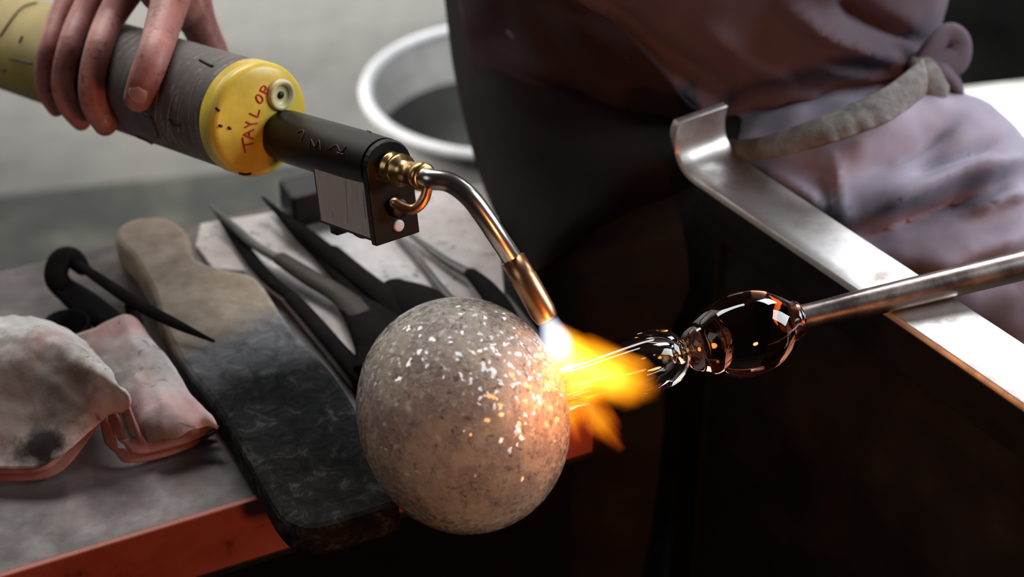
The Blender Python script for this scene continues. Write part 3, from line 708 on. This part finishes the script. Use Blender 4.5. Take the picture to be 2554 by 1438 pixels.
vn_ = nt.nodes.new('ShaderNodeVectorMath'); vn_.operation = 'NORMALIZE'; nt.links.new(vk.outputs[0], vn_.inputs[0])
nt.links.new(vn_.outputs[0], b_.inputs['Coat Normal'])
bump(nt, b_, mth(nt, 'ADD', f2, f3), 0.6, 0.0008); M['crackle'] = m
def glass(name, col, rough=0.0):
    m, nt, b = new_mat(name); b.inputs['Base Color'].default_value = c4(col); b.inputs['Roughness'].default_value = rough
    b.inputs['Transmission Weight'].default_value = 1.0; b.inputs['IOR'].default_value = 1.5; return m
M['clear_glass'] = glass('clear_glass', (0.97, 0.97, 0.98)); M['amber_glass'] = glass('amber_glass', (0.50, 0.22, 0.15)); M['rose_glass'] = glass('rose_glass', (0.80, 0.58, 0.55))
vessel = thing('glass_vessel', G, 'crackled frosted glass globe with a clear neck on the end of the pipe', 'glass vessel')
def gp(l): return [(s * GU, r * GU) for s, r in l]
gl = []
for k in range(41):
    a = math.pi * k / 40; s = -math.cos(a); r = math.sin(a)
    gl.append((246 * math.copysign(abs(s) ** 0.97, s), 279 * r ** 0.97))
globe = lathe('globe', G, gax, gp(gl), M['crackle'], vessel, seg=96, label='crackled frosted globe')
necko = catmull([(232, 64), (262, 58), (320, 59), (400, 67), (470, 73), (520, 70), (548, 54), (562, 36), (568, 30)], 4)
necki = catmull([(545, 4), (540, 20), (515, 40), (470, 50), (400, 47), (320, 40), (262, 36), (232, 34)], 4)
lathe('neck', G, gax, gp(necko + necki), M['clear_glass'], vessel, seg=64, closed=False, label='clear hollow neck')
lathe('glass_bead', G, gax, gp(catmull([(566, 20), (568, 31), (574, 42), (590, 55), (615, 63), (640, 62), (660, 54), (676, 38), (684, 20), (686, 2)], 4)), M['rose_glass'], vessel, seg=64, label='small clear bead')
lathe('glass_bulb', G, gax, gp(catmull([(604, 40), (606, 60), (625, 76), (655, 91), (690, 101), (725, 105), (765, 101), (800, 89), (830, 71), (850, 56), (860, 50), (868, 48), (874, 43), (876, 30)], 4)), M['amber_glass'], vessel, seg=64, label='amber glass bulb on the pipe end')

M['pipe'] = mat('heat_blued_steel_pipe', [(0.3, (0.24, 0.19, 0.17)), (0.5, (0.38, 0.32, 0.30)), (0.72, (0.50, 0.38, 0.31))], 16, 0.30, metal=1.0, bmp=0.1, bscale=200, stretch=(0.6, 2, 2), rvar=(0.24, 0.4))
JE = PZ(2235, 737, RZ + 0.0088); pax = (JE - J).normalized()
tube('blowpipe', [J - pax * 0.01, J + pax * 0.02, JE, J + pax * 0.30, J + pax * 0.75], [0.0080, 0.0081, 0.0088, 0.0100, 0.0105], M['pipe'], None, seg=32, sub=6, round_ends=False)
pipe = bpy.data.objects['blowpipe']; tag(pipe, 'long steel blowpipe resting across the bench rail', 'pipe')

# ------------------------------------------------------------------ flame
def flame_mat(name, stops, strength, noise_s, noise_k, power, prof, zfade=(0.0, 1.0)):
    m = bpy.data.materials.new(name); m.use_nodes = True; nt = m.node_tree
    for n in list(nt.nodes): nt.nodes.remove(n)
    out = nt.nodes.new('ShaderNodeOutputMaterial'); em = nt.nodes.new('ShaderNodeEmission')
    tc = nt.nodes.new('ShaderNodeTexCoord'); sp = nt.nodes.new('ShaderNodeSeparateXYZ'); nt.links.new(tc.outputs['Object'], sp.inputs[0])
    x, y, z = sp.outputs
    r = mth(nt, 'SQRT', mth(nt, 'ADD', mth(nt, 'MULTIPLY', x, x), mth(nt, 'MULTIPLY', y, y)))
    mp = nt.nodes.new('ShaderNodeMapping'); mp.inputs['Scale'].default_value = (1, 1, 0.55); nt.links.new(tc.outputs['Object'], mp.inputs[0])
    n = nt.nodes.new('ShaderNodeTexNoise'); n.inputs['Scale'].default_value = noise_s; n.inputs['Detail'].default_value = 3; nt.links.new(mp.outputs[0], n.inputs['Vector'])
    pr = ramp(nt, z, prof, 'EASE')
    rr = mth(nt, 'DIVIDE', mth(nt, 'ADD', r, mth(nt, 'MULTIPLY', mth(nt, 'SUBTRACT', n.outputs['Fac'], 0.5), mth(nt, 'MULTIPLY', z, noise_k))), mth(nt, 'MAXIMUM', pr, 0.02))
    v = mth(nt, 'SUBTRACT', 1.0, rr, clamp=True)
    edge = mth(nt, 'MULTIPLY', mth(nt, 'MULTIPLY', z, 12.0, clamp=True), mth(nt, 'MULTIPLY', mth(nt, 'SUBTRACT', 1.0, z), 2.6, clamp=True))
    den = mth(nt, 'MULTIPLY', mth(nt, 'POWER', v, power), edge)
    cf = mth(nt, 'MULTIPLY', den, mth(nt, 'SUBTRACT', 1.15, mth(nt, 'MULTIPLY', z, 0.5)), clamp=True)
    col = ramp(nt, cf, stops)
    nt.links.new(col, em.inputs[0]); nt.links.new(mth(nt, 'MULTIPLY', den, strength), em.inputs[1])
    nt.links.new(em.outputs[0], out.inputs['Volume'])
    return m
def flame_part(name, a, b, rx, ry, m, parent, label=None):
    ax = b - a; z = ax.normalized(); x, y = frame(z, V((0, -SP, -CP)).cross(z))
    v, f = lathe_geo(V((0, 0, 0)), V((0, 0, 1)), [(0.0, 0.0), (0.0, 1.0), (0.5, 1.0), (1.0, 1.0), (1.0, 0.0)], 24)
    me = bpy.data.meshes.new(name); me.from_pydata([tuple(q) for q in v], [], f); me.materials.append(m)
    bm = bmesh.new(); bm.from_mesh(me); bmesh.ops.recalc_face_normals(bm, faces=bm.faces); bm.to_mesh(me); bm.free()
    o = bpy.data.objects.new(name, me); link(o, parent)
    R = Matrix((x * rx, y * ry, z * ax.length)).transposed().to_4x4()
    o.matrix_local = Matrix.Translation(a - wloc(parent)) @ R
    if label: o['label'] = label
    return o
fl0 = P(1372, 803, 0.975)
flame = thing('torch_flame', fl0, 'yellow flame from the torch nozzle licking around the glass neck', 'flame')
f_jet = flame_mat('blue_white_jet', [(0.0, (0.55, 0.5, 1.0)), (0.5, (0.8, 0.85, 1.0)), (1.0, (0.95, 0.97, 1.0))], 135, 1.5, 0.2, 0.6, [(0.0, 0.55), (0.5, 0.9), (1.0, 0.7)])
f_body = flame_mat('yellow_flame', [(0.0, (1.0, 0.20, 0.005)), (0.35, (1.0, 0.42, 0.01)), (0.7, (1.0, 0.66, 0.05)), (1.0, (1.0, 0.8, 0.2))], 135, 2.2, 0.9, 0.9, [(0.0, 0.5), (0.35, 0.95), (0.75, 0.8), (1.0, 0.25)])
f_tong = flame_mat('orange_flame', [(0.0, (1.0, 0.10, 0.004)), (0.5, (1.0, 0.30, 0.008)), (1.0, (1.0, 0.5, 0.03))], 110, 2.4, 0.9, 1.0, [(0.0, 0.9), (0.5, 0.7), (1.0, 0.2)])
f_glow = flame_mat('red_flame', [(0.0, (1.0, 0.05, 0.01)), (1.0, (1.0, 0.12, 0.01))], 5, 2.0, 0.8, 1.0, [(0.0, 0.9), (0.6, 0.9), (1.0, 0.5)])
flame_part('inner_jet', P(1366, 794, 0.972), P(1410, 912, 0.964), 0.0115, 0.0115, f_jet, flame, 'blue-white inner jet')
flame_part('flame_body', P(1352, 880, 0.962), P(1650, 975, 0.972), 0.0215, 0.0215, f_body, flame, 'bright yellow flame body')
flame_part('flame_body', P(1378, 812, 0.975), P(1500, 960, 0.972), 0.0125, 0.0125, f_body, flame, 'yellow fringe beside the jet')
flame_part('flame_tongue', P(1420, 950, 0.985), P(1556, 1125, 0.985), 0.0165, 0.013, f_tong, flame, 'orange tongue')
flame_part('flame_tongue', P(1395, 960, 0.985), P(1445, 1105, 0.985), 0.015, 0.013, f_tong, flame, 'orange tongue')
flame_part('flame_tongue', P(1400, 980, 0.99), P(1450, 1150, 0.99), 0.026, 0.02, f_glow, flame, 'dim red tongue')
pl = bpy.data.lights.new('flame_light', 'POINT'); pl.energy = 0.30; pl.color = (1.0, 0.30, 0.07); pl.shadow_soft_size = 0.016
po = bpy.data.objects.new('flame_light', pl); COL.objects.link(po); po.location = P(1550, 985, 0.915)

# ------------------------------------------------------------------ tools lying on the bench
M['wood_paddle'] = None
m, nt, b_ = new_mat('charred_wood')
pa = PZ(380, 560, 0.02); pb = PZ(800, 1290, 0.02); pd = (pb - pa).normalized()
f1 = noise(nt, 40, 7, 0.65); f2 = noise(nt, 75, 8, 0.7, distort=0.8)
t_ = along(nt, (0, 0, 0), pd)
tt = mth(nt, 'ADD', t_, mth(nt, 'MULTIPLY', mth(nt, 'SUBTRACT', noise(nt, 18, 5), 0.5), 0.06))
wood = ramp(nt, f1, [(0.3, (0.27, 0.205, 0.155)), (0.55, (0.42, 0.34, 0.27)), (0.75, (0.50, 0.42, 0.35))])
char = ramp(nt, f2, [(0.38, (0.005, 0.0055, 0.0055)), (0.55, (0.018, 0.0185, 0.019)), (0.74, (0.10, 0.10, 0.105))])
ash = ramp(nt, f2, [(0.3, (0.07, 0.07, 0.075)), (0.7, (0.26, 0.26, 0.28))])
M['_paddle_tools'] = (m, nt, b_, tt, wood, char, ash)
out_px = [(340, 541), (415, 541), (468, 578), (486, 640), (560, 668), (640, 690), (700, 775), (745, 835), (830, 925), (900, 1035), (955, 1140), (990, 1225), (985, 1256), (900, 1285), (810, 1312), (745, 1312), (695, 1280), (650, 1205), (590, 1100), (520, 990), (450, 900), (400, 800), (375, 720), (330, 640), (290, 600), (292, 566)]
PT = 0.026
pad = prism('wooden_paddle', [PZ(x, y, PT) for x, y in out_px], (0, 0, -PT + 0.0026), m, None, bev=0.004, smooth_outline=3)
tag(pad, 'wooden paddle with tan handle and charred black blade', 'paddle')
org = pad.location.copy()
def rampm(a, b):
    """0..1 along the paddle between world points given as distances from its origin"""
    q = nt.nodes.new('ShaderNodeMapRange'); q.inputs['From Min'].default_value = a; q.inputs['From Max'].default_value = b; q.clamp = True
    nt.links.new(tt, q.inputs['Value']); return q.outputs[0]
def tpos(u, v): return (PZ(u, v, PT) - org).dot(pd)
c1 = mixc(nt, rampm(tpos(560, 800), tpos(590, 850)), wood, ash)
c2 = mixc(nt, rampm(tpos(610, 870), tpos(650, 960)), c1, char)
nt.links.new(c2, b_.inputs['Base Color']); b_.inputs['Roughness'].default_value = 0.85; b_.inputs['Specular IOR Level'].default_value = 0.12; bump(nt, b_, f2, 0.5, 0.0015)

M['tool_steel'] = mat('dark_tool_steel', [(0.3, (0.005, 0.0045, 0.0045)), (0.7, (0.014, 0.012, 0.012))], 40, 0.8, metal=0.0, bmp=0.1, spec=0.04)
M['tool_grey'] = mat('grey_tool_steel', [(0.3, (0.05, 0.05, 0.05)), (0.7, (0.13, 0.13, 0.125))], 40, 0.45, metal=0.3)
M['brown_handle'] = mat('brown_oily_steel', [(0.3, (0.02, 0.015, 0.013)), (0.7, (0.06, 0.048, 0.040))], 40, 0.55, spec=0.2)
def arm(pts, z=0.012): return [PZ(x, y, zz) for x, y, zz in pts]
def blade(name, pts, w, h, mt, parent, label=None):
    """flat bar through (u, v, z): w list of half widths, h half thickness"""
    q = arm(pts)
    return tube(name, q, w, mt, parent, seg=10, sub=6, flat=(1.0, h), up=UZ, label=label)
# jacks in the middle
j1 = thing('jacks', PZ(720, 700, 0.004), 'steel jacks with open pointed blades nearest the charred paddle', 'jacks', 'glassblowing jacks on the board')
blade('blade', [(524, 512, .020), (585, 566, .016), (640, 614, .014), (706, 652, .014)], [.0012, .0030, .0036, .0036], 0.8, M['tool_grey'], j1)
blade('blade', [(534, 522, .010), (600, 610, .008), (665, 690, .009), (735, 745, .010)], [.0012, .0050, .0055, .0050], 0.6, M['tool_steel'], j1)
blade('handle', [(700, 645, .014), (770, 690, .014), (850, 738, .014), (905, 790, .014)], [.0062, .0075, .0082, .012], 0.6, M['brown_handle'], j1)
blade('handle', [(730, 745, .010), (790, 810, .010), (850, 880, .010), (905, 940, .010)], [.0060, .0062, .0066, .008], 0.6, M['tool_steel'], j1)
blade('bow', [(890, 765, .014), (945, 820, .016), (965, 880, .016), (935, 950, .013), (890, 925, .010)], [.013, .020, .021, .018, .008], 0.35, M['tool_steel'], j1, 'wide black spring bow')
j2 = thing('jacks', PZ(860, 640, 0.004), 'black steel jacks with thick closed blades, under the torch housing', 'jacks', 'glassblowing jacks on the board')
blade('blade', [(655, 492, .020), (715, 548, .018), (770, 590, .016), (830, 640, .014)], [.0012, .0042, .0060, .0070], 0.7, M['tool_steel'], j2)
blade('blade', [(672, 510, .010), (735, 575, .009), (800, 640, .009), (850, 690, .010)], [.0012, .0045, .0055, .0060], 0.6, M['tool_steel'], j2)
blade('handle', [(826, 632, .014), (890, 685, .014), (960, 740, .014), (1010, 790, .014)], [.0085, .0085, .0090, .010], 0.6, M['tool_steel'], j2)
blade('handle', [(846, 686, .010), (900, 745, .010), (950, 790, .010), (990, 830, .010)], [.0058, .0055, .0055, .007], 0.6, M['tool_steel'], j2)
blade('bow', [(985, 715, .014), (1045, 755, .016), (1090, 810, .016), (1050, 850, .014), (990, 830, .010)], [.010, .019, .020, .016, .009], 0.4, M['tool_steel'], j2, 'wide black spring bow')
j3 = thing('tweezers', PZ(1120, 680, 0.004), 'slim grey steel tweezers with a black grip beside the burner tube', 'tweezers')
blade('arm', [(990, 560, .012), (1060, 612, .010), (1120, 655, .010), (1185, 690, .012)], [.0014, .0028, .0040, .0050], 0.6, M['tool_grey'], j3)
blade('arm', [(985, 585, .008), (1050, 655, .008), (1110, 730, .008), (1165, 790, .010)], [.0014, .0026, .0034, .0044], 0.6, M['tool_grey'], j3)
blade('grip', [(1175, 682, .014), (1215, 722, .016), (1255, 780, .018), (1275, 840, .018), (1215, 840, .014), (1160, 788, .010)], [.0052, .0075, .0090, .0090, .0080, .0050], 0.7, M['tool_steel'], j3, 'black grip')
# big black tweezers at the left
j4 = thing('tweezers', PZ(280, 760, 0.002), 'large black tweezers with a U-shaped bend, left of the paddle', 'tweezers')
blade('spring_bend', [(205, 668, .026), (178, 642, .030), (150, 650, .030), (140, 690, .024), (160, 720, .018)], [.0060, .0085, .0090, .0085, .0080], 0.7, M['tool_steel'], j4)
blade('arm', [(190, 655, .030), (270, 710, .034), (350, 762, .036), (440, 808, .036), (532, 850, .032)], [.0036, .0046, .0050, .0040, .0012], 0.6, M['tool_steel'], j4)
blade('arm', [(155, 712, .018), (210, 755, .014), (270, 800, .010), (330, 850, .008), (400, 920, .006)], [.0090, .0120, .0110, .0090, .004], 0.45, M['tool_steel'], j4)
blade('arm_brace', [(325, 765, .030), (335, 800, .018), (345, 850, .010)], [.0060, .0085, .0085], 0.6, M['tool_steel'], j4)
# small black cup behind the rag
cp = PZ(165, 806, 0.020)
cup = lathe('cup', V((cp.x, cp.y, 0.0005)), UZ, [(0, 0), (0, 0.0135), (0.019, 0.0165), (0.020, 0.0160), (0.020, 0.0145), (0.004, 0.0120), (0.003, 0)], M['tool_steel'], None, seg=40)
tag(cup, 'small black metal cup behind the rag', 'cup')
# black block and grey offcut at the far edge of the bench
bp = PZ(785, 492, 0.018)
blk = box('steel_block', V((bp.x, bp.y, 0.0185)), te * 0.023, tn * 0.016, UZ * 0.0135, M['black_steel'], None, bev=0.003)
tag(blk, 'small black steel block behind the pale board', 'block')

# ------------------------------------------------------------------ folded dirty rag
m, nt, b_ = new_mat('dirty_rag')
f1 = noise(nt, 34, 6); f2 = noise(nt, 60, 7, 0.7, distort=0.8); f3 = noise(nt, 14, 4)
bs = ramp(nt, f1, [(0.3, (0.36, 0.34, 0.335)), (0.6, (0.58, 0.56, 0.56)), (0.8, (0.66, 0.64, 0.65))])
bs = mixc(nt, ramp(nt, f3, [(0.45, 0.0), (0.62, 0.75)]), bs, (0.52, 0.27, 0.26))
bs = mixc(nt, ramp(nt, f2, [(0.30, 0.9), (0.42, 0.0)]), bs, (0.05, 0.045, 0.04))
RAG0 = PZ(250, 1020, 0.0)
def stain_and_shade(bs, px, rx, col, amt):
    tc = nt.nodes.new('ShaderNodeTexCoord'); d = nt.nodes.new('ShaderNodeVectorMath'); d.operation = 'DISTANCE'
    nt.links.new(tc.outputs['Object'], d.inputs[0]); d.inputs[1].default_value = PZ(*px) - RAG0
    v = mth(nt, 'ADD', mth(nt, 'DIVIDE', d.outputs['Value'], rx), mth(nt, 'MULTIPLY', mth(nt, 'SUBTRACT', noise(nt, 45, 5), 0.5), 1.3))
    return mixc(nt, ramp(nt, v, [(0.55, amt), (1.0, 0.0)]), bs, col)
bs = stain_and_shade(bs, (60, 985, .042), 0.050, (0.15, 0.115, 0.095), 0.85)  # dirt, plus shade painted into the fold's front face
bs = stain_and_shade(bs, (185, 1000, .042), 0.024, (0.14, 0.11, 0.10), 0.8)  # same dirt and painted shade, right end of the front face
bs = stain_and_shade(bs, (110, 1115, .022), 0.016, (0.015, 0.012, 0.012), 1.0)
bs = stain_and_shade(bs, (400, 1080, .022), 0.020, (0.10, 0.095, 0.09), 0.7)
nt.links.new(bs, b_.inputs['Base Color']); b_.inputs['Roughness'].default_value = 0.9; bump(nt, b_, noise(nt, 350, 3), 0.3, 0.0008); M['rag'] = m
M['rag_hem'] = mat('pink_rag_edge', [(0.3, (0.24, 0.11, 0.105)), (0.7, (0.38, 0.20, 0.19))], 60, 0.9, bmp=0.2)
rag = thing('folded_rag', PZ(250, 1020, 0.0), 'crumpled folded dirty white and pink rag near the bench front', 'rag')
def Q(u, v, z): return PZ(u, v, z)
left = [[Q(-170, 800, .030), Q(-60, 800, .034), Q(20, 802, .036), Q(90, 806, .038), Q(160, 830, .034), Q(215, 865, .026)],
        [Q(-170, 822, .046), Q(-60, 815, .050), Q(30, 820, .053), Q(110, 840, .056), Q(195, 880, .056), Q(275, 935, .050)],
        [Q(-170, 850, .050), Q(-60, 845, .053), Q(30, 850, .056), Q(120, 875, .058), Q(205, 915, .059), Q(292, 965, .054)],
        [Q(-170, 930, .046), Q(-60, 925, .046), Q(30, 930, .047), Q(120, 950, .047), Q(210, 965, .049), Q(325, 1000, .048)],
        [Q(-170, 1060, .030), Q(-60, 1050, .030), Q(30, 1050, .030), Q(110, 1060, .030), Q(195, 1035, .036), Q(318, 1030, .038)],
        [Q(-170, 1180, .008), Q(-60, 1180, .010), Q(10, 1178, .012), Q(100, 1172, .014), Q(175, 1130, .020), Q(268, 1036, .032)]]
def crump(p, i, j):
    h = 0.0045 * (1 - 2.2 * abs(mnoise.noise(V((p.x * 26, p.y * 26, 1.3))))) + 0.0022 * (1 - 2 * abs(mnoise.noise(V((p.x * 60, p.y * 60, 4.1))))) + 0.0007 * mnoise.noise(p * 190)
    return p + UZ * (h * 0.8)
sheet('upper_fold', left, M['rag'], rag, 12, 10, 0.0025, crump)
right = [[Q(190, 850, .018), Q(240, 828, .026), Q(290, 808, .030), Q(332, 802, .030), Q(365, 838, .026)],
         [Q(240, 930, .016), Q(300, 905, .026), Q(345, 888, .030), Q(395, 882, .028), Q(430, 925, .024)],
         [Q(300, 1000, .018), Q(340, 980, .028), Q(390, 968, .030), Q(440, 958, .027), Q(485, 1000, .022)],
         [Q(345, 1075, .012), Q(370, 1060, .024), Q(430, 1045, .028), Q(490, 1035, .024), Q(540, 1068, .018)],
         [Q(362, 1120, .006), Q(385, 1105, .014), Q(440, 1090, .018), Q(500, 1078, .016), Q(545, 1076, .014)]]
sheet('lower_fold', right, M['rag'], rag, 12, 10, 0.0025, crump)
# turned-up pink layers along the front
def hem(name, px, hgt, r=0.0016):
    q = [Q(*p) for p in px]; g = [[p + V((-0.009, 0.006, hgt)) for p in q], [p + V((-0.004, 0.003, hgt * 0.7)) for p in q], q]
    return sheet(name, g, M['rag_hem'], rag, 6, 3, 0.002, None, label='pink folded edge')
hem('hem', [(-170, 1190, .003), (-60, 1195, .003), (20, 1198, .003), (110, 1194, .003), (165, 1165, .006), (215, 1105, .014), (262, 1045, .026), (285, 1085, .018), (300, 1140, .006), (330, 1154, .004), (400, 1142, .003), (470, 1118, .003), (538, 1080, .004)], 0.0062)
hem('hem', [(-170, 1172, .010), (-60, 1178, .010), (20, 1180, .010), (100, 1176, .010), (150, 1145, .013), (205, 1075, .022), (262, 1015, .036), (300, 1050, .028), (315, 1105, .014), (340, 1132, .010), (410, 1120, .009), (480, 1098, .010), (540, 1070, .010)], 0.0065)
hem('inner_layer', [(110, 1140, .012), (160, 1090, .024), (215, 1020, .036), (265, 975, .045), (310, 990, .044), (340, 1060, .028), (360, 1115, .012)], 0.006)
